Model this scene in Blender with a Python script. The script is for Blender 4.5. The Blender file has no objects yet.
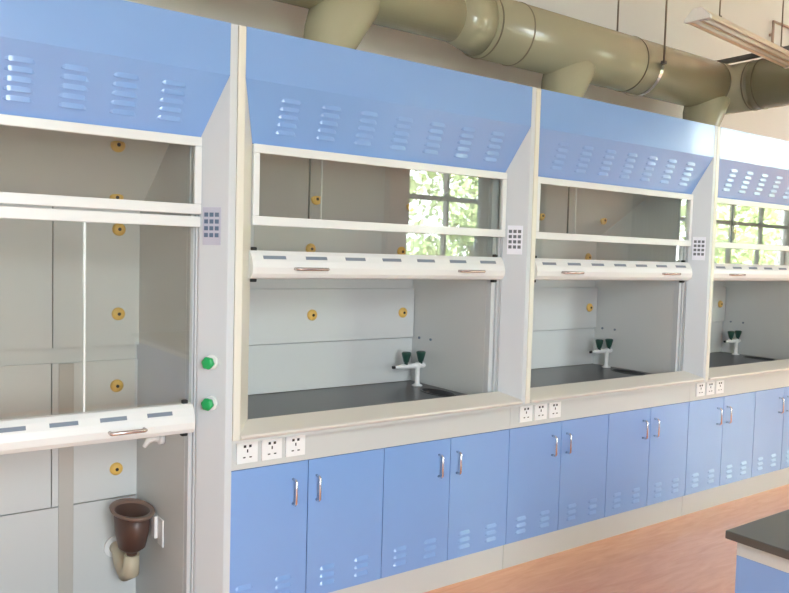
import bpy, bmesh, math, random
from mathutils import Vector, Matrix

random.seed(4)
sc = bpy.context.scene
COL = sc.collection

# ------------------------------------------------------------------ camera
cam_d = bpy.data.cameras.new('camera')
cam_d.sensor_fit = 'HORIZONTAL'; cam_d.sensor_width = 36.0
cam_d.lens = 759.4 / 789.0 * 36.0
cam_d.clip_start = 0.05; cam_d.clip_end = 200
cam = bpy.data.objects.new('camera', cam_d); COL.objects.link(cam)
R_ = Vector((0.81446432, -0.57958942, 0.02690665))
U_ = Vector((0.00950968, 0.05970215, 0.99817094))
F_ = Vector((0.5801357, 0.81271874, -0.05413698))
cam.matrix_world = Matrix(((R_.x, U_.x, -F_.x, -1.12319), (R_.y, U_.y, -F_.y, -2.66906),
                           (R_.z, U_.z, -F_.z, 1.54755), (0, 0, 0, 1)))
sc.camera = cam

# ------------------------------------------------------------------ light
W = bpy.data.worlds.new('world'); sc.world = W; W.use_nodes = True
bg = W.node_tree.nodes['Background']
bg.inputs['Color'].default_value = (0.86, 0.94, 1.0, 1)
bg.inputs['Strength'].default_value = 9.0

WIN = [(-1.9, -0.3), (4.45, 6.75), (9.0, 13.9)]     # window openings along the front wall (x ranges)
WZ = (0.95, 3.35)
WTOP = (3.35, 3.35, 3.98)
YF = -5.02                                          # inner face of the window wall


def portal(name, loc, rot, sx, sy):
    l = bpy.data.lights.new(name, 'AREA'); l.shape = 'RECTANGLE'; l.size = sx; l.size_y = sy
    l.energy = 1; l.cycles.is_portal = True
    o = bpy.data.objects.new(name, l); COL.objects.link(o); o.location = loc; o.rotation_euler = rot
    return o


for (a, b), wt_ in zip(WIN, WTOP):
    portal('window_daylight', ((a + b) / 2, YF - 0.12, (WZ[0] + wt_) / 2), (math.radians(-90), 0, math.radians(180)), b - a, wt_ - WZ[0])

sun_d = bpy.data.lights.new('sun', 'SUN'); sun_d.energy = 20; sun_d.angle = 0.02; sun_d.color = (1, .96, .88)
sun = bpy.data.objects.new('sun', sun_d); COL.objects.link(sun)
sun.rotation_euler = Vector((0.15, -0.6, -0.75)).to_track_quat('-Z', 'Y').to_euler()

vs = sc.view_settings
vs.view_transform = 'Standard'; vs.look = 'None'; vs.gamma = 1.0; vs.use_curve_mapping = False
vs.exposure = 1.6
sc.cycles.use_denoising = True
sc.cycles.max_bounces = 10; sc.cycles.diffuse_bounces = 6; sc.cycles.transparent_max_bounces = 16
sc.cycles.sample_clamp_indirect = 8


# ------------------------------------------------------------------ materials
def s2l(c):
    c = c / 255.0
    return c / 12.92 if c <= 0.04045 else ((c + 0.055) / 1.055) ** 2.4


def rgb(r, g, b): return (s2l(r), s2l(g), s2l(b), 1)


def mat(name, col, rough=0.5, metal=0.0, coat=0.0, coat_rough=0.06, var=0.0, vscale=6.0, bump=0.0, bscale=60.0, spec=0.5):
    m = bpy.data.materials.new(name); m.use_nodes = True
    nt = m.node_tree; p = nt.nodes['Principled BSDF']
    p.inputs['Base Color'].default_value = col
    p.inputs['Roughness'].default_value = rough
    p.inputs['Metallic'].default_value = metal
    p.inputs['Coat Weight'].default_value = coat
    p.inputs['Coat Roughness'].default_value = coat_rough
    p.inputs['Specular IOR Level'].default_value = spec
    tc = nt.nodes.new('ShaderNodeTexCoord')
    n = nt.nodes.new('ShaderNodeTexNoise'); n.inputs['Scale'].default_value = vscale; n.inputs['Detail'].default_value = 5
    nt.links.new(tc.outputs['Object'], n.inputs['Vector'])
    if var > 0:
        mx = nt.nodes.new('ShaderNodeMix'); mx.data_type = 'RGBA'
        mx.inputs[6].default_value = tuple(c * (1 - var) for c in col[:3]) + (1,)
        mx.inputs[7].default_value = tuple(min(1, c * (1 + var)) for c in col[:3]) + (1,)
        nt.links.new(n.outputs['Fac'], mx.inputs[0]); nt.links.new(mx.outputs[2], p.inputs['Base Color'])
    if bump > 0:
        n2 = nt.nodes.new('ShaderNodeTexNoise'); n2.inputs['Scale'].default_value = bscale; n2.inputs['Detail'].default_value = 3
        nt.links.new(tc.outputs['Object'], n2.inputs['Vector'])
        b = nt.nodes.new('ShaderNodeBump'); b.inputs['Strength'].default_value = bump; b.inputs['Distance'].default_value = 0.002
        nt.links.new(n2.outputs['Fac'], b.inputs['Height']); nt.links.new(b.outputs['Normal'], p.inputs['Normal'])
    return m


def glass(name, tint, boost=1.6):
    m = bpy.data.materials.new(name); m.use_nodes = True
    nt = m.node_tree; nt.nodes.clear()
    out = nt.nodes.new('ShaderNodeOutputMaterial'); mx = nt.nodes.new('ShaderNodeMixShader')
    tr = nt.nodes.new('ShaderNodeBsdfTransparent'); tr.inputs[0].default_value = tint
    gl = nt.nodes.new('ShaderNodeBsdfGlossy'); gl.inputs['Roughness'].default_value = 0.015
    ge = nt.nodes.new('ShaderNodeNewGeometry')
    dt = nt.nodes.new('ShaderNodeVectorMath'); dt.operation = 'DOT_PRODUCT'
    nt.links.new(ge.outputs['Normal'], dt.inputs[0]); nt.links.new(ge.outputs['Incoming'], dt.inputs[1])

    def M(op, a, b=None):
        n = nt.nodes.new('ShaderNodeMath'); n.operation = op
        for i, v in enumerate((a, b)):
            if v is None: continue
            if isinstance(v, (int, float)): n.inputs[i].default_value = v
            else: nt.links.new(v, n.inputs[i])
        return n.outputs[0]
    c = M('ABSOLUTE', dt.outputs['Value'])
    k = M('POWER', M('SUBTRACT', 1.0, c), 5.0)
    f = M('MINIMUM', M('MULTIPLY', M('ADD', M('MULTIPLY', k, 0.96), 0.04), boost), 1.0)
    nt.links.new(f, mx.inputs[0]); nt.links.new(tr.outputs[0], mx.inputs[1]); nt.links.new(gl.outputs[0], mx.inputs[2])
    nt.links.new(mx.outputs[0], out.inputs[0])
    return m


M_ = {}
M_['blue'] = mat('blue_enamel', rgb(130, 168, 225), 0.24, coat=0.4, coat_rough=0.08, var=0.02, bump=0.06, bscale=220)
M_['cream'] = mat('cream_enamel', rgb(224, 222, 211), 0.32, coat=0.2, bump=0.04, bscale=200)
M_['grey'] = mat('light_grey_enamel', rgb(203, 209, 215), 0.35, coat=0.2, bump=0.05, bscale=220)
M_['sill'] = mat('sill_enamel', rgb(218, 215, 208), 0.3, coat=0.3, bump=0.03, bscale=200)
M_['band'] = mat('apron_enamel', rgb(203, 206, 205), 0.35, coat=0.1, bump=0.04, bscale=200)
M_['liner'] = mat('fibre_liner_board', rgb(210, 212, 212), 0.45, var=0.02, vscale=3)
M_['track'] = mat('track_grey', rgb(200, 203, 206), 0.3)
M_['benchtop'] = mat('black_bench_laminate', rgb(76, 76, 74), 0.3, coat=0.4, coat_rough=0.2)
M_['rim'] = mat('tan_rim', rgb(132, 106, 94), 0.4)
M_['channel'] = mat('channel_grey', rgb(190, 186, 180), 0.5)
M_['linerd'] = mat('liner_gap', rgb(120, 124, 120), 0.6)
M_['top'] = mat('black_epoxy', rgb(60, 60, 62), 0.28, coat=0.1, var=0.15, vscale=30)
M_['white'] = mat('white_plastic', rgb(240, 240, 240), 0.3)
M_['sash'] = mat('sash_white', rgb(224, 227, 228), 0.3, coat=0.2)
M_['slot'] = mat('slot_shade', rgb(120, 132, 148), 0.5)
M_['dark'] = mat('dark_rubber', rgb(30, 30, 30), 0.5)
M_['hole'] = mat('socket_hole', rgb(35, 28, 30), 0.6)
M_['chrome'] = mat('chrome', rgb(225, 225, 228), 0.16, metal=1.0)
M_['copper'] = mat('pull_metal', rgb(205, 195, 192), 0.25, metal=0.8)
M_['yellow'] = mat('yellow_plastic', rgb(234, 190, 100), 0.4)
M_['green'] = mat('green_plastic', rgb(28, 165, 92), 0.3)
M_['darkgreen'] = mat('dark_green_plastic', rgb(34, 72, 62), 0.35)
M_['brown'] = mat('brown_polypropylene', rgb(88, 64, 56), 0.4)
M_['beige'] = mat('beige_plastic', rgb(196, 184, 160), 0.5)
M_['duct'] = mat('olive_grey_duct', rgb(172, 168, 144), 0.26, coat=0.25, coat_rough=0.12, var=0.04, vscale=3)
M_['ductring'] = mat('duct_seam', rgb(120, 112, 90), 0.4)
M_['wall'] = mat('wall_paint', rgb(214, 212, 213), 0.8, var=0.02, vscale=1.5)
M_['ceil'] = mat('ceiling_paint', rgb(244, 242, 240), 0.9)
M_['brick'] = mat('brick_red_paint', rgb(176, 118, 96), 0.8, var=0.1, vscale=12)
M_['keygrey'] = mat('key_grey', rgb(105, 110, 118), 0.5)
M_['keyplate'] = mat('key_plate_white', rgb(238, 240, 250), 0.4)
M_['keyplate2'] = mat('key_plate_lilac', rgb(186, 188, 205), 0.4)
M_['key2'] = mat('key_dark_blue', rgb(92, 112, 138), 0.5)
M_['alu'] = mat('grey_aluminium', rgb(170, 172, 170), 0.4, metal=0.3)
M_['lampcream'] = mat('lamp_enamel', rgb(226, 216, 196), 0.35)
M_['tube'] = mat('fluorescent_tube', rgb(245, 250, 245), 0.2)
M_['curtain'] = mat('blue_grey_cloth', rgb(140, 165, 180), 0.9)
M_['bar'] = mat('dark_steel', rgb(98, 96, 92), 0.5)
M_['rod'] = mat('rod_steel', rgb(130, 120, 108), 0.5, metal=0.3)
M_['pinkpipe'] = mat('pinkish_pipe', rgb(172, 150, 140), 0.6)
M_['tray'] = mat('dark_floor_tray', rgb(66, 50, 56), 0.5)
M_['leaf'] = mat('leaf_green', rgb(180, 194, 142), 0.7, var=0.35, vscale=3)
M_['bark'] = mat('bark', rgb(96, 80, 62), 0.9)
M_['lawn'] = mat('lawn_green', rgb(150, 152, 130), 0.9, var=0.2)
M_['hglass'] = glass('sash_glass', (0.94, 0.95, 0.93, 1), 2.0)
M_['wglass'] = glass('window_glass', (0.97, 0.98, 0.97, 1), 1.0)
M_['edge'] = mat('glass_edge', rgb(225, 232, 232), 0.15)
M_['edged'] = mat('glass_edge_dark', rgb(96, 104, 98), 0.3)


def floor_mat():
    m = bpy.data.materials.new('peach_vinyl_floor'); m.use_nodes = True
    nt = m.node_tree; p = nt.nodes['Principled BSDF']
    tc = nt.nodes.new('ShaderNodeTexCoord'); mp = nt.nodes.new('ShaderNodeMapping')
    mp.inputs['Scale'].default_value = (1.2, 7, 1)
    nt.links.new(tc.outputs['Object'], mp.inputs[0])
    n = nt.nodes.new('ShaderNodeTexNoise'); n.inputs['Scale'].default_value = 3.5; n.inputs['Detail'].default_value = 8
    n.inputs['Roughness'].default_value = 0.6; n.inputs['Distortion'].default_value = 0.7
    nt.links.new(mp.outputs[0], n.inputs['Vector'])
    cr = nt.nodes.new('ShaderNodeValToRGB')
    cr.color_ramp.elements[0].position = 0.3; cr.color_ramp.elements[0].color = rgb(238, 166, 124)
    cr.color_ramp.elements[1].position = 0.72; cr.color_ramp.elements[1].color = rgb(254, 194, 152)
    nt.links.new(n.outputs['Fac'], cr.inputs[0]); nt.links.new(cr.outputs[0], p.inputs['Base Color'])
    p.inputs['Roughness'].default_value = 0.34
    p.inputs['Coat Weight'].default_value = 0.4; p.inputs['Coat Roughness'].default_value = 0.25
    return m


M_['floor'] = floor_mat()


# ------------------------------------------------------------------ mesh helpers
class MB:
    def __init__(self): self.bm = bmesh.new(); self.mi = 0

    def mat(self, i): self.mi = i; return self

    def poly(self, pts, faces):
        vs_ = [self.bm.verts.new(p) for p in pts]
        for f in faces:
            try:
                fc = self.bm.faces.new([vs_[i] for i in f]); fc.material_index = self.mi
            except ValueError: pass
        return self

    def box(self, x0, x1, y0, y1, z0, z1):
        p = [(x0, y0, z0), (x1, y0, z0), (x1, y1, z0), (x0, y1, z0), (x0, y0, z1), (x1, y0, z1), (x1, y1, z1), (x0, y1, z1)]
        return self.poly(p, [(0, 3, 2, 1), (4, 5, 6, 7), (0, 1, 5, 4), (1, 2, 6, 5), (2, 3, 7, 6), (3, 0, 4, 7)])

    def prism(self, pts, axis, a, b):
        # pts: 2-D polygon in the plane across axis, extruded a..b
        def P(u, v, w):
            return {'x': (w, u, v), 'y': (u, w, v), 'z': (u, v, w)}[axis]
        n = len(pts)
        q = [P(u, v, a) for u, v in pts] + [P(u, v, b) for u, v in pts]
        f = [tuple(range(n)), tuple(range(2 * n - 1, n - 1, -1))]
        f += [(i, i + n, (i + 1) % n + n, (i + 1) % n) for i in range(n)]
        return self.poly(q, f)

    def tube(self, path, r, n=16, cap=True, ry=None):
        path = [Vector(p) for p in path]
        rs = r if isinstance(r, (list, tuple)) else [r] * len(path)
        rings = []; up = None
        for i, p in enumerate(path):
            if i == 0: t = path[1] - p
            elif i == len(path) - 1: t = p - path[-2]
            else: t = (path[i + 1] - p).normalized() + (p - path[i - 1]).normalized()
            t.normalize()
            if up is None:
                up = Vector((0, 0, 1)) if abs(t.z) < 0.9 else Vector((1, 0, 0))
            s = t.cross(up).normalized(); u2 = s.cross(t).normalized(); up = u2
            k = 1.0
            rings.append([self.bm.verts.new(p + (s * math.cos(2 * math.pi * j / n) + u2 * math.sin(2 * math.pi * j / n)) * rs[i] * k) for j in range(n)])
        for a, b in zip(rings, rings[1:]):
            for j in range(n):
                f = self.bm.faces.new((a[j], a[(j + 1) % n], b[(j + 1) % n], b[j])); f.material_index = self.mi; f.smooth = True
        if cap:
            for rg in (rings[0], rings[-1]):
                f = self.bm.faces.new(rg); f.material_index = self.mi
        return self

    def loft(self, rings_pts, cap=True, smooth=True):
        rings = [[self.bm.verts.new(p) for p in rg] for rg in rings_pts]; n = len(rings[0])
        for a, b in zip(rings, rings[1:]):
            for j in range(n):
                f = self.bm.faces.new((a[j], a[(j + 1) % n], b[(j + 1) % n], b[j])); f.material_index = self.mi; f.smooth = smooth
        if cap:
            for rg in (rings[0], rings[-1]):
                f = self.bm.faces.new(rg); f.material_index = self.mi
        return self

    def xform(self, M):
        bmesh.ops.transform(self.bm, matrix=M, verts=self.bm.verts); return self

    def build(self, name, mats, parent=None, bevel=0.0, loc=None):
        me = bpy.data.meshes.new(name)
        bmesh.ops.recalc_face_normals(self.bm, faces=self.bm.faces)
        self.bm.to_mesh(me); self.bm.free()
        o = bpy.data.objects.new(name, me); COL.objects.link(o)
        for m in (mats if isinstance(mats, (list, tuple)) else [mats]): me.materials.append(M_[m])
        if parent: o.parent = parent
        if loc: o.location = loc
        if bevel > 0:
            b = o.modifiers.new('bevel', 'BEVEL'); b.width = bevel; b.segments = 2; b.limit_method = 'ANGLE'; b.angle_limit = math.radians(40)
            b.harden_normals = False
        return o


def tag(o, label, cat, group=None):
    o['label'] = label; o['category'] = cat
    if group: o['group'] = group
    return o


def empty(name, loc, label, cat, group=None):
    o = bpy.data.objects.new(name, None); COL.objects.link(o); o.location = loc; o.empty_display_size = 0.1
    return tag(o, label, cat, group)


def struct(o): o['kind'] = 'structure'; return o


def dup(root, loc, label):
    r = root.copy(); COL.objects.link(r); r.location = loc; r['label'] = label
    for ch in list(root.children):
        c = ch.copy(); COL.objects.link(c); c.parent = r
        for g in list(ch.children):
            d = g.copy(); COL.objects.link(d); d.parent = c
    return r


def oval(cx, cy, z, rx, ry, n=28):
    return [(cx + rx * math.cos(2 * math.pi * i / n), cy + ry * math.sin(2 * math.pi * i / n), z) for i in range(n)]


# ------------------------------------------------------------------ room shell
YB = 0.88; HC = 4.25; XL = -4.0; XR = 16.0
struct(MB().box(XL - .2, XR + .2, YF - .25, YB + .2, -0.1, 0).build('floor', 'floor'))
struct(MB().box(XL - .2, XR + .2, YF - .25, YB + .2, HC, HC + .1).build('ceiling', 'ceil'))
struct(MB().box(XL - .2, XR + .2, YB, YB + .2, 0, HC).build('wall_back', 'wall'))
struct(MB().box(XR, XR + .2, YF, YB, 0, HC).build('wall_right', 'wall'))
wl = MB()
wl.box(XL - .2, XL, YF, YB, 0, HC)
struct(wl.build('wall_left', 'wall'))
wf = MB(); edges = [XL - .2] + [e for w in WIN for e in w] + [XR + .2]
for i in range(0, len(edges), 2): wf.box(edges[i], edges[i + 1], YF - .25, YF, 0, HC)
for (a, b), wt_ in zip(WIN, WTOP): wf.box(a, b, YF - .25, YF, 0, WZ[0]).box(a, b, YF - .25, YF, wt_, HC)
struct(wf.build('wall_front', 'wall'))
struct(MB().box(4.15, 4.44, YF + .001, YF + .12, 0, HC - .001).build('trim_1', 'brick'))
for k, (a, b) in enumerate(WIN):
    m = MB(); y0, y1 = YF - .16, YF - .08; t = .05
    m.box(a, a + t, y0, y1, WZ[0], WTOP[k]).box(b - t, b, y0, y1, WZ[0], WTOP[k]).box(a, b, y0, y1, WZ[0], WZ[0] + t).box(a, b, y0, y1, WTOP[k] - t, WTOP[k])
    m.box(a, b, y0, y1, 2.27, 2.33)
    n = max(2, round((b - a) / (.77 if k == 1 else .98)))
    for i in range(1, n):
        x = a + (b - a) * i / n; m.box(x - .018, x + .018, y0, y1, WZ[0], WTOP[k])
    o = struct(m.build('window_%d' % (k + 1), 'bar'))
    MB().box(a + .01, b - .01, YF - .125, YF - .12, WZ[0] + .01, WTOP[k] - .01).build('window_pane', 'wglass', o)

# curtains (seen mirrored in the sash glass)
def curtain(x0, x1, label, top=3.45):
    n = 60; pts = []; h0, h1 = 0.7, top
    front = [(x0 + (x1 - x0) * i / n, YF + .12 + .035 * math.sin(i * 1.25) + .01 * math.sin(i * .7)) for i in range(n + 1)]
    back = [(x, y + .012) for x, y in reversed(front)]
    t = MB(); ring = front + back
    t.prism(ring, 'z', h0, h1)
    o = t.build('curtain', 'curtain')
    tag(o, label, 'curtain', 'blue grey curtains at the windows')
    tag(MB().tube([(x0 - .1, YF + .12, top + .02), (x1 + .1, YF + .12, top + .02)], .015).box(x0 - .08, x0 - .05, YF, YF + .12, top + .01, top + .03).box(x1 + .05, x1 + .08, YF, YF + .12, top + .01, top + .03).build('curtain_rail', 'bar'),
        'dark rail carrying the ' + label, 'curtain rail')


curtain(5.55, 6.85, 'blue-grey curtain drawn to the right end of the nearer window')
curtain(8.75, 10.0, 'blue-grey curtain at the left end of the far window', 4.05)

# outside: lawn and trees that the windows show
struct(MB().box(-14, 34, -30, YF - .3, -0.5, -0.4).build('ground', 'lawn'))


def tree(x, y, h, seed, label):
    rnd = random.Random(seed)
    t = empty('leafy_tree', (x, y, -0.4), label, 'tree', 'trees outside the windows')
    MB().tube([(0, 0, 0), (.1, .05, h * .35), (0, 0, h * .7)], [.16, .12, .06], 10).build('trunk', 'bark', t)
    m = MB(); bm = m.bm
    blobs = [(rnd.uniform(-1.35, 1.35), rnd.uniform(-.8, .8), h * (.1 + .78 * i / 23), rnd.uniform(.55, .85)) for i in range(24)]
    for bx, by, bz, br in blobs:
        for _ in range(260):
            d = Vector((rnd.gauss(0, 1), rnd.gauss(0, 1), rnd.gauss(0, 1))).normalized()
            p = Vector((bx, by, bz)) + d * br * rnd.uniform(.75, 1.05)
            a = Vector((rnd.gauss(0, 1), rnd.gauss(0, 1), rnd.gauss(0, 1))).normalized(); b = a.cross(d).normalized()
            s = rnd.uniform(.06, .12)
            v = [bm.verts.new(p + a * s), bm.verts.new(p + b * s * .5), bm.verts.new(p - a * s), bm.verts.new(p - b * s * .5)]
            bm.faces.new(v)
    m.build('foliage', 'leaf', t)


TREES = [(5.4, -12.0, 5.0, 'leafy tree outside, leftmost of those behind the nearer window'), (9.4, -9.4, 4.8, 'broad leafy tree outside the nearer window'),
         (13.6, -11.2, 5.2, 'tall leafy tree outside between the two windows'), (18.3, -8.9, 4.8, 'leafy tree outside the far window at its left'),
         (22.3, -9.8, 5.2, 'leafy tree outside the middle of the far window'), (26.6, -10.6, 5.6, 'rightmost leafy tree outside beyond the far window')]
for i, (x, y, h, lb) in enumerate(TREES): tree(x, y, h, 10 + i, lb)

# ------------------------------------------------------------------ fume hoods
FY = -0.10      # front plane of the hood posts
SY = -0.01      # plane of the sash
TOPZ, CRZ, BLZ = 2.35, 2.168, 1.952


def louvre(m, c, w, h, d, ax, dn, nrm):
    """pressed louvre: ax along, dn down the sheet, nrm outwards"""
    c, ax, dn, nrm = map(Vector, (c, ax, dn, nrm))
    k = 9; arc = ((-.5, 0), (-.48, .02), (0, .5), (.46, .97), (.5, .97), (.5, 0))
    V = []
    for a, b in arc:
        row = []
        for i in range(k):
            s = -1 + 2 * i / (k - 1); e = max(0.0, 1 - abs(s) ** 5) ** .5
            row.append(m.bm.verts.new(c + ax * (s * w / 2) + dn * h * (.5 + (a - .5) * (e * .6 + .4)) + nrm * d * b * e))
        V.append(row)
    for a in range(len(V) - 1):
        for i in range(k - 1):
            f = m.bm.faces.new((V[a][i], V[a][i + 1], V[a + 1][i + 1], V[a + 1][i])); f.material_index = m.mi; f.smooth = False


def cheek_pt(side, t, off=0.0):
    """point on the splayed cheek panel; t=0 front, 1 at the sash; off = outwards"""
    x = .029 + .071 * t; y = FY + .09 * t
    nx, ny = .785, -.62
    x += nx * off; y += ny * off
    return (x if side < 0 else 1.5 - x), y


def hood(name, loc, label, walkin, bar_z, cols, slot0, slotp, slotl, slotn, pulls):
    H = empty(name, loc, label, 'fume hood')
    zb = 0.004 if walkin else 0.862
    # front posts and splayed cheeks
    for s in (-1, 1):
        a, b = (.001, .029) if s < 0 else (1.471, 1.499)
        MB().box(a, b, FY, FY + .03, (zb if walkin else .852), TOPZ).build('front_post', 'cream' if s < 0 else 'grey', H, bevel=.003)
        pl = [(.029, FY), (.1, SY), (.096, SY + .004), (.025, FY + .004)]
        if s > 0: pl = [(1.5 - x, y) for x, y in pl]
        MB().prism(pl, 'z', zb, TOPZ - .003).build('cheek_panel', 'grey' if s > 0 or walkin else 'cream', H)
    # outer shell
    for s in (-1, 1):
        a, b = (.002, .01) if s < 0 else (1.49, 1.498)
        MB().box(a, b, FY + .03, .84, zb, TOPZ - .004).build('side_panel', 'grey', H)
    # inner liner
    z0 = 0.03 if walkin else .869
    XI = 1.372 if walkin else 1.35
    for s in (-1, 1):
        a, b = (.094, .102) if s < 0 else (XI, XI + .008)
        MB().box(a, b, SY + .05, .66, z0, 2.2).build('inner_side_wall', 'liner', H)
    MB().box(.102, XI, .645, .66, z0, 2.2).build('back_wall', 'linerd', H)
    bf = MB()
    if walkin:
        bf.box(.102, XI, .62, .635, .03, .475).box(.102, 1.026, .62, .635, .480, 1.072).box(1.03, XI, .62, .635, .480, 1.072)
        bf.build('lower_baffle', 'liner', H)
        b2 = MB(); b2.box(.102, 1.026, .605, .62, 1.137, 1.715).box(1.03, XI, .605, .62, 1.137, 1.715); b2.build('middle_baffle', 'liner', H)
        MB().box(.102, XI, .635, .642, 1.072, 1.137).build('baffle_gap_plate', 'liner', H)
        MB().box(1.054, 1.112, .612, .6199, .03, 1.071).build('cable_channel', 'channel', H, bevel=.002)
    else:
        bf.box(.102, XI, .62, .635, .870, 1.104); bf.build('lower_baffle', 'liner', H)
        MB().box(.102, XI - .006, .602, .619, 1.109, 1.372).build('middle_baffle', 'liner', H, bevel=.002)
        MB().box(.102, XI, .630, .642, 1.104, 1.74).build('upper_back_panel', 'liner', H)
    MB().prism([(.60, 1.712), (.17, 1.998), (.17, 2.01), (.63, 1.73)], 'x', .102, XI).build('sloped_baffle', 'liner', H)
    MB().box(.102, XI, 0.03, .66, 2.19, 2.2).build('inner_ceiling', 'liner', H)
    # blue fascia with pressed louvres
    m = MB()
    A = [(.030, FY, TOPZ), (1.470, FY, TOPZ), (1.470, FY, CRZ), (.030, FY, CRZ), (1.399, SY - .002, BLZ), (.101, SY - .002, BLZ)]
    t = .012
    B = [(x, y + t, z) for x, y, z in A]
    m.poly(A + B, [(0, 1, 2, 3), (3, 2, 4, 5), (6, 9, 8, 7), (9, 11, 10, 8), (0, 6, 7, 1), (5, 4, 10, 11), (0, 3, 9, 6), (3, 5, 11, 9), (1, 7, 8, 2), (2, 8, 10, 4)])
    dn = Vector((0, SY - .002 - FY, BLZ - CRZ)).normalized(); nrm = Vector((0, dn.z, -dn.y)).normalized()
    if nrm.y > 0: nrm = -nrm
    for cx in cols:
        for r in range(5):
            z = 2.115 - .0280 * r
            fr = (CRZ - z) / (CRZ - BLZ)
            louvre(m, (cx, FY + fr * (SY - .002 - FY), z), .088, .0165, .0066, (1, 0, 0), dn, nrm)
    m.build('fascia', 'blue', H)
    MB().box(.03, 1.47, FY + .013, .84, TOPZ - .012, TOPZ - .002).build('top_plate', 'grey', H)
    # fixed sash frame and upper pane
    m = MB(); yf, yb = SY - .018, SY + .004
    mz0, mz1 = (1.676, 1.712) if walkin else (1.647, 1.682)
    m.box(.101, 1.399, yf, yb, 1.918, BLZ - .001)
    m.box(.101, 1.399, yf, yb, mz0, mz1)
    m.box(.101, .126, yf, yb, mz1, 1.918).box(1.374, 1.399, yf, yb, mz1, 1.918)
    fr = m.build('sash_frame', 'sash', H, bevel=.003)
    MB().box(.124, 1.376, SY - .010, SY - .005, mz1 - .005, 1.921).build('upper_pane', 'hglass', fr)
    if not walkin:
        MB().box(.345, .350, SY - .004, SY + .003, mz1, 1.918).build('pane_edge', 'edged', fr)
        MB().box(.400, .404, SY - .004, SY + .002, mz1, 1.918).build('pane_edge', 'edge', fr)
    # tracks down each side of the opening
    for s in (-1, 1):
        a, b = (.1005, .1015) if s < 0 else (XI + .0005, 1.3995)
        lo = .03 if walkin else .885
        tk = MB(); tk.box(a, b, SY + .03, SY + .05, lo, 2.19); w3 = (b - a) * .42
        tk.box(a, a + w3, SY + .016, SY + .031, lo, mz0).box(b - w3 * .6, b, SY + .016, SY + .031, lo, mz0)
        e0, e1 = (.085, .1) if s < 0 else (1.399, 1.415)
        tk.box(e0, e1, SY + .0045, SY + .05, lo, 2.19)
        tk.build('sash_track', 'track', H, bevel=.002)
    # moving sash
    S = MB()
    pz = bar_z
    prof = [(0.006, .107), (-.020, .107), (-.034, .092), (-.046, .068), (-.052, .044), (-.048, .02), (-.036, .005), (-.018, 0), (.006, 0)]
    S.mat(0).prism([(SY + y, pz + z) for y, z in prof], 'x', .088, 1.373)
    # slots lie in the upper sloping face
    S.mat(1)
    for i in range(slotn):
        x0 = slot0 + slotp * i
        q = [(-.0365, .0885), (-.0432, .0758)]
        (ya, za), (yb2, zb2) = q
        S.poly([(x0, SY + ya - .0012, pz + za), (x0 + slotl, SY + ya - .0012, pz + za), (x0 + slotl, SY + yb2 - .0012, pz + zb2), (x0, SY + yb2 - .0012, pz + zb2),
                (x0, SY + ya + .006, pz + za), (x0 + slotl, SY + ya + .006, pz + za), (x0 + slotl, SY + yb2 + .006, pz + zb2), (x0, SY + yb2 + .006, pz + zb2)],
               [(0, 1, 2, 3), (4, 7, 6, 5), (0, 4, 5, 1), (2, 6, 7, 3), (0, 3, 7, 4), (1, 5, 6, 2)])
    sb = S.build('sash_bar', ['sash', 'slot'], H, bevel=.0)
    for x0, x1 in pulls:
        y = SY - .075; z = pz + .040
        MB().tube([(x0, SY - .045, z), (x0, y + .004, z), (x0 + .006, y, z), (x1 - .006, y, z), (x1, y + .004, z), (x1, SY - .045, z)], .0065, 10).build('pull_handle', 'copper', sb)
    for x in (.112, 1.350):
        MB().box(x - .012, x + .012, SY - .012, SY + .012, pz - .013, pz + .002).build('bumper', 'dark', sb, bevel=.004)
        MB().box(x - .010, x + .010, SY - .014, SY + .006, pz + .105, pz + .120).build('bumper', 'dark', sb, bevel=.004)
    gt = (1.632 if walkin else mz0 + .002)
    MB().box(.120, 1.380, SY + .010, SY + .015, pz + .05, gt + .005).build('sash_pane', 'hglass', sb)
    if walkin:
        MB().box(.101, 1.399, SY - .012, SY + .02, 1.630, 1.668).build('sash_top_rail', 'sash', sb, bevel=.003)
        MB().box(1.003, 1.009, SY + .003, SY + .0095, pz + .10, 1.630).build('pane_edge', 'edge', sb)
    # sill, apron
    if walkin:
        MB().box(.1, 1.4, SY, .66, .002, .03).build('base_tray', 'tray', H)
    else:
        prof = [(-.010, .858), (-.014, .864), (-.010, .870), (.086, .907), (.096, .904), (.100, .895), (.100, .869), (.09, .862), (.0, .852)]
        MB().prism([(FY + y, z) for y, z in prof], 'x', .0295, 1.4705).build('sill', 'sill', H, bevel=.002)
        MB().box(.001, 1.499, .0, .02, .711, .852).box(.001, 1.499, FY + .012, .0, .838, .8515).build('apron_panel', 'band', H)
        MB().box(.001, 1.4975, .015, .03, 0, .125).build('plinth', 'band', H)
        # worktop with an oval drip cup sunk in it
        n = 28; cx, cy, rx, ry = 1.25, .26, .055, .115
        m = MB(); bm = m.bm
        outer = [(.1, -.005), (.6, -.005), (1.1, -.005), (1.4, -.005), (1.4, .3), (1.4, .64), (1.1, .64), (.6, .64), (.1, .64), (.1, .3)]
        o1 = [bm.verts.new((x, y, .868)) for x, y in outer]; i1 = [bm.verts.new(p) for p in oval(cx, cy, .868, rx, ry, n)]
        e = [bm.edges.new((o1[i], o1[(i + 1) % len(o1)])) for i in range(len(o1))] + [bm.edges.new((i1[i], i1[(i + 1) % n])) for i in range(n)]
        bmesh.ops.triangle_fill(bm, use_beauty=True, edges=e)
        o2 = [bm.verts.new((x, y, .838)) for x, y in outer]
        for i in range(len(o1)): bm.faces.new((o1[i], o1[(i + 1) % len(o1)], o2[(i + 1) % len(o1)], o2[i]))
        prev = i1
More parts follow.
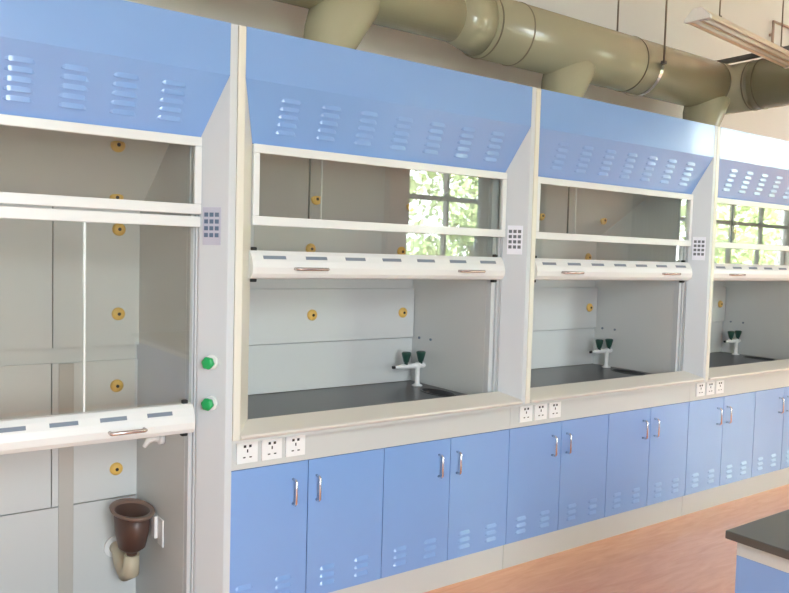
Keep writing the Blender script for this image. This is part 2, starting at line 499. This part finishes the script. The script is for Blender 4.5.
        for (s, z) in ((.96, .862), (.88, .82), (.75, .77), (.4, .755)):
            cur = [bm.verts.new(p) for p in oval(cx, cy, z, rx * s, ry * s, n)]
            for i in range(n):
                f = bm.faces.new((prev[i], prev[(i + 1) % n], cur[(i + 1) % n], cur[i])); f.smooth = True
            prev = cur
        bm.faces.new(prev)
        wt = m.build('worktop', 'top', H)
        r_ = MB(); prs = [(1.12, .8682), (1.12, .871), (1.0, .8715), (.96, .868)]
        r_.loft([oval(cx, cy, z, rx * s, ry * (1 + (s - 1) * .5), n) for s, z in prs], cap=False); r_.build('drip_cup_rim', 'top', wt)
        # three power sockets
        for k in range(3):
            cx = .103 + .104 * k
            m = MB(); m.mat(0).box(cx - .043, cx + .043, -.008, .0, .736, .822)
            m.mat(1)
            for dx, dz in ((-.011, .022), (.011, .022)): m.box(cx + dx - .005, cx + dx + .005, -.0095, -.006, .779 + dz - .005, .779 + dz + .005)
            m.box(cx - .0025, cx + .0025, -.0095, -.006, .777, .789)
            for sg in (-1, 1): m.box(cx + sg * .013 - .005, cx + sg * .013 + .005, -.0095, -.006, .756, .7605)
            m.build('power_socket', ['white', 'hole'], H)
    # keypad on the right cheek
    frame = Matrix(((-.071 / .1146, 0, -.785, 0), (.09 / .1146, 0, -.62, 0), (0, 1, 0, 0), (0, 0, 0, 1)))  # local u along cheek, v up, w outwards

    def cheek_obj(m, t, z, name_, mats, parent, bevel=0):
        x, y = cheek_pt(1, t)
        m.xform(Matrix.Translation((x, y, z)) @ frame)
        return m.build(name_, mats, parent, bevel=bevel)
    kp = MB().box(-.036, .036, -.068, .068, 0, .004)
    kpo = cheek_obj(kp, .5 if not walkin else .56, 1.635, 'keypad', 'keyplate2' if walkin else 'keyplate', H, .001)
    for r in range(4):
        for c in range(3):
            cheek_obj(MB().box(-.0075 + (c - 1) * .0215, .0075 + (c - 1) * .0215, -.0075 + (1.5 - r) * .0245 + .004, .0075 + (1.5 - r) * .0245 + .004, .003, .006),
                      .5 if not walkin else .56, 1.635, 'key', 'key2' if walkin else 'keygrey', kpo)
    if walkin:
        for z in (1.142, .992):
            m = MB(); m.tube([(0, 0, 0), (0, 0, .006)], [.027, .024], 24)
            e = cheek_obj(m, .50, z, 'valve_plate', 'white', H)
            g = MB(); n = 36
            rings = []
            for w_, rr in ((.004, .012), (.016, .012), (.018, .019), (.034, .021), (.038, .018), (.040, .008)):
                rings.append([((rr * (1 + (.10 if i % 6 < 3 and rr > .015 else 0))) * math.cos(2 * math.pi * i / n), (rr * (1 + (.10 if i % 6 < 3 and rr > .015 else 0))) * math.sin(2 * math.pi * i / n), w_) for i in range(n)])
            g.loft(rings)
            cheek_obj(g, .50, z, 'valve_knob', 'green', e)
    # yellow rod holders on the back
    def slope_y(z): return .60 - (z - 1.712) * .43 / .286
    if walkin: zs = ((.604, 0), (.962, 0), (1.27, 0), (1.625, 0), (1.752, -.03), (1.93, -.10))
    else: zs = ((1.243, 0), (1.568, 0), (1.80, -.07))
    for cx0 in ((.735, 1.285, .185) if walkin else (.715, 1.268, .16)):
        for z, dx in zs:
            y = .602 if not walkin else (.62 if z < 1.1 else .605); cx = cx0 + dx
            if not walkin and z > 1.4: y = .63
            if z > 1.73: y = slope_y(z) - .006
            m = MB(); n = 24
            m.mat(0).loft([[(cx + r * math.cos(2 * math.pi * i / n), y - d, z + r * math.sin(2 * math.pi * i / n)) for i in range(n)]
                           for d, r in ((0, .027), (.006, .027), (.012, .022), (.016, .011))])
            m.mat(1).loft([[(cx + .007 * math.cos(2 * math.pi * i / n), y - d, z + .007 * math.sin(2 * math.pi * i / n)) for i in range(n)] for d in (.0158, .0175)])
            m.build('rod_holder', ['yellow', 'hole'], H)
    if not walkin:
        for y in (.554, .455):
            MB().tube([(1.35, y, 1.11), (1.344, y, 1.11)], .007, 10).build('hole_plug', 'slot', H)
    return H


H0 = hood('fume_hood', (-1.5, 0, 0), 'tall walk-in fume hood at the left with sash down to waist height', True, .885,
          [1.279 - .16 * k for k in range(7)], 1.205 - .158 * 7, .158, .088, 8, [(.24, .36), (1.075, 1.19)])
H1 = hood('fume_hood', (0, 0, 0), 'bench-top blue and cream fume hood beside the walk-in hood', False, 1.445,
          [.228 + .176 * k for k in range(7)], .135, .182, .095, 7, [(.265, .40), (1.09, 1.225)])
H2 = dup(H1, (1.5, 0, 0), 'blue and cream bench-top fume hood, middle one of the three with black worktops')
H3 = dup(H1, (3.0, 0, 0), 'farthest blue fume hood at the right, its panes mirroring green trees')

# water taps on the worktops
def tap():
    T = empty('water_tap', (0, 0, 0), '', 'tap', 'double laboratory taps on black worktops')
    MB().loft([oval(0, 0, z, r, r, 20) for z, r in ((0, .028), (.004, .028), (.010, .016), (.014, .0125), (.088, .0125), (.094, .016), (.118, .016), (.121, .012))]).build('tap_pillar', 'white', T)
    MB().tube([(.045, 0, .106), (.035, 0, .106), (-.10, .0, .106), (-.12, 0, .106), (-.148, 0, .106)], [.011, .014, .013, .008, .006], 14).build('tap_arm', 'white', T)
    MB().tube([(-.146, 0, .106), (-.160, 0, .106)], .008, 12).build('nozzle_tip', 'dark', T)
    for x in (-.075, .020):
        kn = MB().loft([oval(x, 0, z, r, r, 18) for z, r in ((.115, .010), (.128, .010), (.129, .014), (.145, .018), (.172, .025), (.178, .025), (.182, .018))])
        kn.build('tap_knob', 'darkgreen', T)
    return T


T1 = tap(); T1.location = (1.278, .470, .8688)
T1['label'] = 'white double tap with dark green knobs in the hood next to the walk-in hood'
dup(T1, (2.796, .470, .8688), 'white double tap with dark green knobs in the middle bench-top hood')
dup(T1, (4.292, .470, .8688), 'farthest white double tap, in the hood at the right edge')

# brown cup sink and spout on the inner right wall of the walk-in hood
C = empty('cup_sink', (-.129, .40, .355), 'brown oval cup sink with beige trap fixed inside the walk-in hood', 'sink')
rim = [(.60, .02, .0), (.98, .115, .148), (1.0, .12, .155), (.97, .115, .160), (.90, .105, .156)]


def cupring(rx, ry, z, n=30): return oval(-.082, 0, z, rx, ry, n)


MB().loft([cupring(.030, .034, -.035), cupring(.052, .066, -.015), cupring(.064, .092, .05), cupring(.068, .106, .13), cupring(.062, .100, .13), cupring(.050, .080, .06), cupring(.035, .045, .012)], cap=True).build('bowl', 'brown', C)
MB().loft([cupring(.068, .106, .126), cupring(.079, .142, .130), cupring(.081, .146, .138), cupring(.076, .138, .142), cupring(.066, .104, .136), cupring(.064, .102, .126)], cap=False).build('rim', 'rim', C)
MB().tube([(-.082, 0, -.015), (-.082, 0, -.065)], [.022, .02], 16).build('waste_pipe', 'brown', C)
MB().tube([(-.082, 0, -.05), (-.082, .01, -.125), (-.085, .06, -.15), (-.09, .12, -.125), (-.09, .17, -.09), (-.09, .218, -.088)], [.030, .034, .034, .03, .025, .025], 18).build('bottle_trap', 'beige', C)
MB().tube([(-.09, .208, -.088), (-.09, .219, -.088)], .045, 20).build('wall_flange', 'white', C)
MB().box(-.02, -.001, -.09, -.05, .03, .12).box(-.008, -.001, -.15, -.09, .01, .12).build('wall_bracket', 'white', C, bevel=.003)
S = empty('water_spout', (-.129, .27, .80), 'small white water spout on the inner right wall under the low sash', 'tap')
MB().tube([(-.001, 0, 0), (-.02, 0, 0)], .022, 16).build('wall_plate', 'white', S)
MB().tube([(-.018, 0, 0), (-.04, 0, .004), (-.06, 0, -.002), (-.078, -.0, -.026)], [.012, .013, .012, .008], 14).build('spout_pipe', 'white', S)
MB().box(-.052, -.036, -.006, .006, .012, .03).build('spout_lever', 'white', S, bevel=.002)

# ------------------------------------------------------------------ base cabinets
def cabinet():
    K = empty('base_cabinet', (0, 0, 0), '', 'cabinet', 'blue cabinets under the fume hoods')
    MB().box(.002, .748, .022, .60, .127, .7095).build('carcass', 'blue', K)
    for j in range(2):
        a = .002 + .375 * j; b = a + .371
        m = MB(); m.box(a, b, 0, .018, .130, .7085)
        for c in (.100, .270):
            for r in range(3): louvre(m, (a + c, 0, .245 - .033 * r), .076, .018, .0068, (1, 0, 0), (0, 0, -1), (0, -1, 0))
        d = m.build('door', 'blue', K, bevel=.0)
        hx = a + .371 - .066 if j == 0 else a + .038
        MB().tube([(hx, 0, .640), (hx, -.022, .640), (hx, -.03, .632), (hx, -.03, .548), (hx, -.022, .540), (hx, 0, .540)], .0055, 10).build('handle', 'chrome', d)
    return K


K0 = cabinet()
LB = ['two-door blue base cabinet touching the walk-in hood, at the left end of the row', 'blue two-door cabinet under the right half of the hood next to the walk-in hood',
      'blue two-door cabinet under the left half of the middle bench-top hood, below its three sockets', 'blue two-door cabinet under the right half of the middle bench-top hood',
      'second blue two-door cabinet from the right edge, under three faint sockets', 'rightmost blue cabinet, cut off by the right edge of the photo']
K0['label'] = LB[0]
for k in range(1, 6): dup(K0, (.75 * k, 0, 0), LB[k])

# ------------------------------------------------------------------ exhaust duct
DY, DZ, DR, DR2 = .45, 2.785, .168, .120
D = empty('exhaust_duct', (.7, DY, 2.425), 'thick olive-grey round exhaust duct running above the fume hoods', 'duct')
ox, oy, oz = .7, DY, 2.425


def L(*p): return (p[0] - ox, p[1] - oy, p[2] - oz)


MB().tube([L(-3.2, DY, DZ), L(1.46, DY, DZ)], DR2, 40).build('narrow_pipe', 'duct', D)
MB().tube([L(1.42, DY, DZ), L(1.63, DY, DZ)], [DR2, DR], 40).build('reducer', 'duct', D)
MB().tube([L(1.60, DY, DZ), L(3.73, DY, DZ)], DR, 48).build('wide_pipe', 'duct', D)
# segmented elbow towards the room and the run to the window wall
EX = 3.96
ek = 48
def ering(kind):
    out = []
    for i in range(ek):
        a = DR * math.cos(2 * math.pi * i / ek); c = DR * math.sin(2 * math.pi * i / ek)
        out.append({0: L(3.72, DY + a, DZ + c), 1: L(EX + a, DY + a, DZ + c), 2: L(EX + a, DY - .24, DZ + c)}[kind])
    return out
MB().loft([ering(0), ering(1), ering(2)]).build('elbow', 'duct', D)
MB().tube([L(EX, DY - .22, DZ), L(EX, YF + .02, DZ)], DR, 48).build('cross_pipe', 'duct', D)
for x, r in ((1.63, DR), (1.86, DR), (2.84, DR), (3.735, DR)):
    MB().tube([L(x - .004, DY, DZ), L(x + .004, DY, DZ)], r + .003, 48).build('seam_ring', 'ductring', D)
for y in (.24, .17):
    MB().tube([L(EX, y - .004, DZ), L(EX, y + .004, DZ)], DR + .003, 48).build('seam_ring', 'ductring', D)
for xc in (.67, 2.24, 3.64):
    rings = []
    for f, r, dx in ((0, .115, 0), (.12, .115, 0), (.5, .15, .05), (1.0, .185, .13)):
        z = 2.426 + f * .33
        rings.append([L(xc + dx + r * math.cos(2 * math.pi * i / 36), DY - .02 * (1 - f) + min(r, .135) * math.sin(2 * math.pi * i / 36), z) for i in range(36)])
    br = MB().loft(rings).build('branch_boot', 'duct', D)
    MB().tube([L(xc, DY - .02, 2.452), L(xc, DY - .02, 2.462)], .118, 36).build('clamp_ring', 'ductring', br)

HG = empty('duct_hanger', (2.97, DY, DZ), 'steel strap hanger with two thin rods holding the wide duct', 'hanger')
rr = DR + .009
n = 24
outer = [(rr * 1.018 * math.cos(math.pi + math.pi * i / n), rr * 1.018 * math.sin(math.pi + math.pi * i / n)) for i in range(n + 1)]
inner = [(rr * math.cos(math.pi + math.pi * i / n), rr * math.sin(math.pi + math.pi * i / n)) for i in range(n + 1)]
MB().prism(outer + inner[::-1], 'x', -.014, .014).build('strap', 'chrome', HG)
for s in (-1, 1):
    MB().tube([(0, s * (rr + .006), -.02), (0, s * (rr + .006), HC - DZ)], .006, 8).build('rod', 'rod', HG)
    MB().box(-.014, .014, s * (rr + .006) - .012, s * (rr + .006) + .012, -.012, .006).build('nut', 'bar', HG)

tag(MB().box(3.86, 3.90, -.62, .47, DZ + DR + .001, DZ + DR + .03).build('support_bar', 'bar'), 'dark steel bar lying across the top of the duct bend', 'bar')

# ------------------------------------------------------------------ hanging lamp
LP = empty('hanging_lamp', (3.03, -.262, 2.80), 'long cream fluorescent batten lamp hung from the ceiling at top right', 'lamp')
LP.rotation_euler = (0, 0, math.radians(6.3))
m = MB(); m.prism([(-.065, -.012), (-.065, .0), (-.022, .045), (.022, .045), (.065, .0), (.065, -.012), (.055, -.012), (.02, .028), (-.02, .028), (-.055, -.012)], 'x', -.62, .62).build('reflector', 'lampcream', LP)
for s in (-1, 1):
    MB().tube([(-.60, s * .026, -.004), (.60, s * .026, -.004)], .013, 14).build('fluorescent_tube', 'tube', LP)
    MB().prism([(-.067, -.016), (-.067, .002), (-.023, .048), (.023, .048), (.067, .002), (.067, -.016)], 'x', s * .63 - .015, s * .63 + .015).build('end_cap', 'white', LP, bevel=.003)
    MB().tube([(s * .40, 0, .045), (s * .40, 0, HC - 2.80)], .004, 8).build('hanging_rod', 'rod', LP)
    MB().tube([(s * .40, 0, .04), (s * .40, 0, .06)], .012, 10).build('rod_nut', 'bar', LP)
MB().box(-.62, .62, -.004, .004, -.012, .03).build('tube_divider', 'lampcream', LP)

# pipe frame on the wall
pf = MB(); y = YB - .03
pf.tube([(5.27, y, 3.36), (5.27, y, 3.62), (6.1, y, 3.62)], .012, 8).tube([(5.60, y, 3.36), (5.60, y, 3.62)], .012, 8).tube([(5.90, y, 3.36), (5.90, y, 3.62)], .012, 8)
pf.box(5.26, 5.28, y, YB, 3.50, 3.52).box(5.89, 5.91, y, YB, 3.50, 3.52)
tag(pf.build('pipe_frame', 'pinkpipe'), 'thin pinkish pipe frame on the wall at the top right corner', 'pipe')

# ------------------------------------------------------------------ island lab bench
BN = empty('lab_bench', (1.65, -2.8, 0), 'island lab bench with black top and blue side at the lower right', 'bench')
bx, by = 1.65, -2.8
MB().box(.87 - bx, 2.45 - bx, -4.1 - by, -1.51 - by, .776, .80).build('bench_top', 'benchtop', BN, bevel=.003)
MB().box(.892 - bx, 2.41 - bx, -4.06 - by, -1.535 - by, .733, .775).build('top_rail', 'band', BN)
MB().box(.892 - bx, 2.41 - bx, -4.06 - by, -1.535 - by, .10, .732).build('side_panel', 'blue', BN)
MB().box(.93 - bx, 2.38 - bx, -4.03 - by, -1.57 - by, 0, .10).build('plinth', 'band', BN)
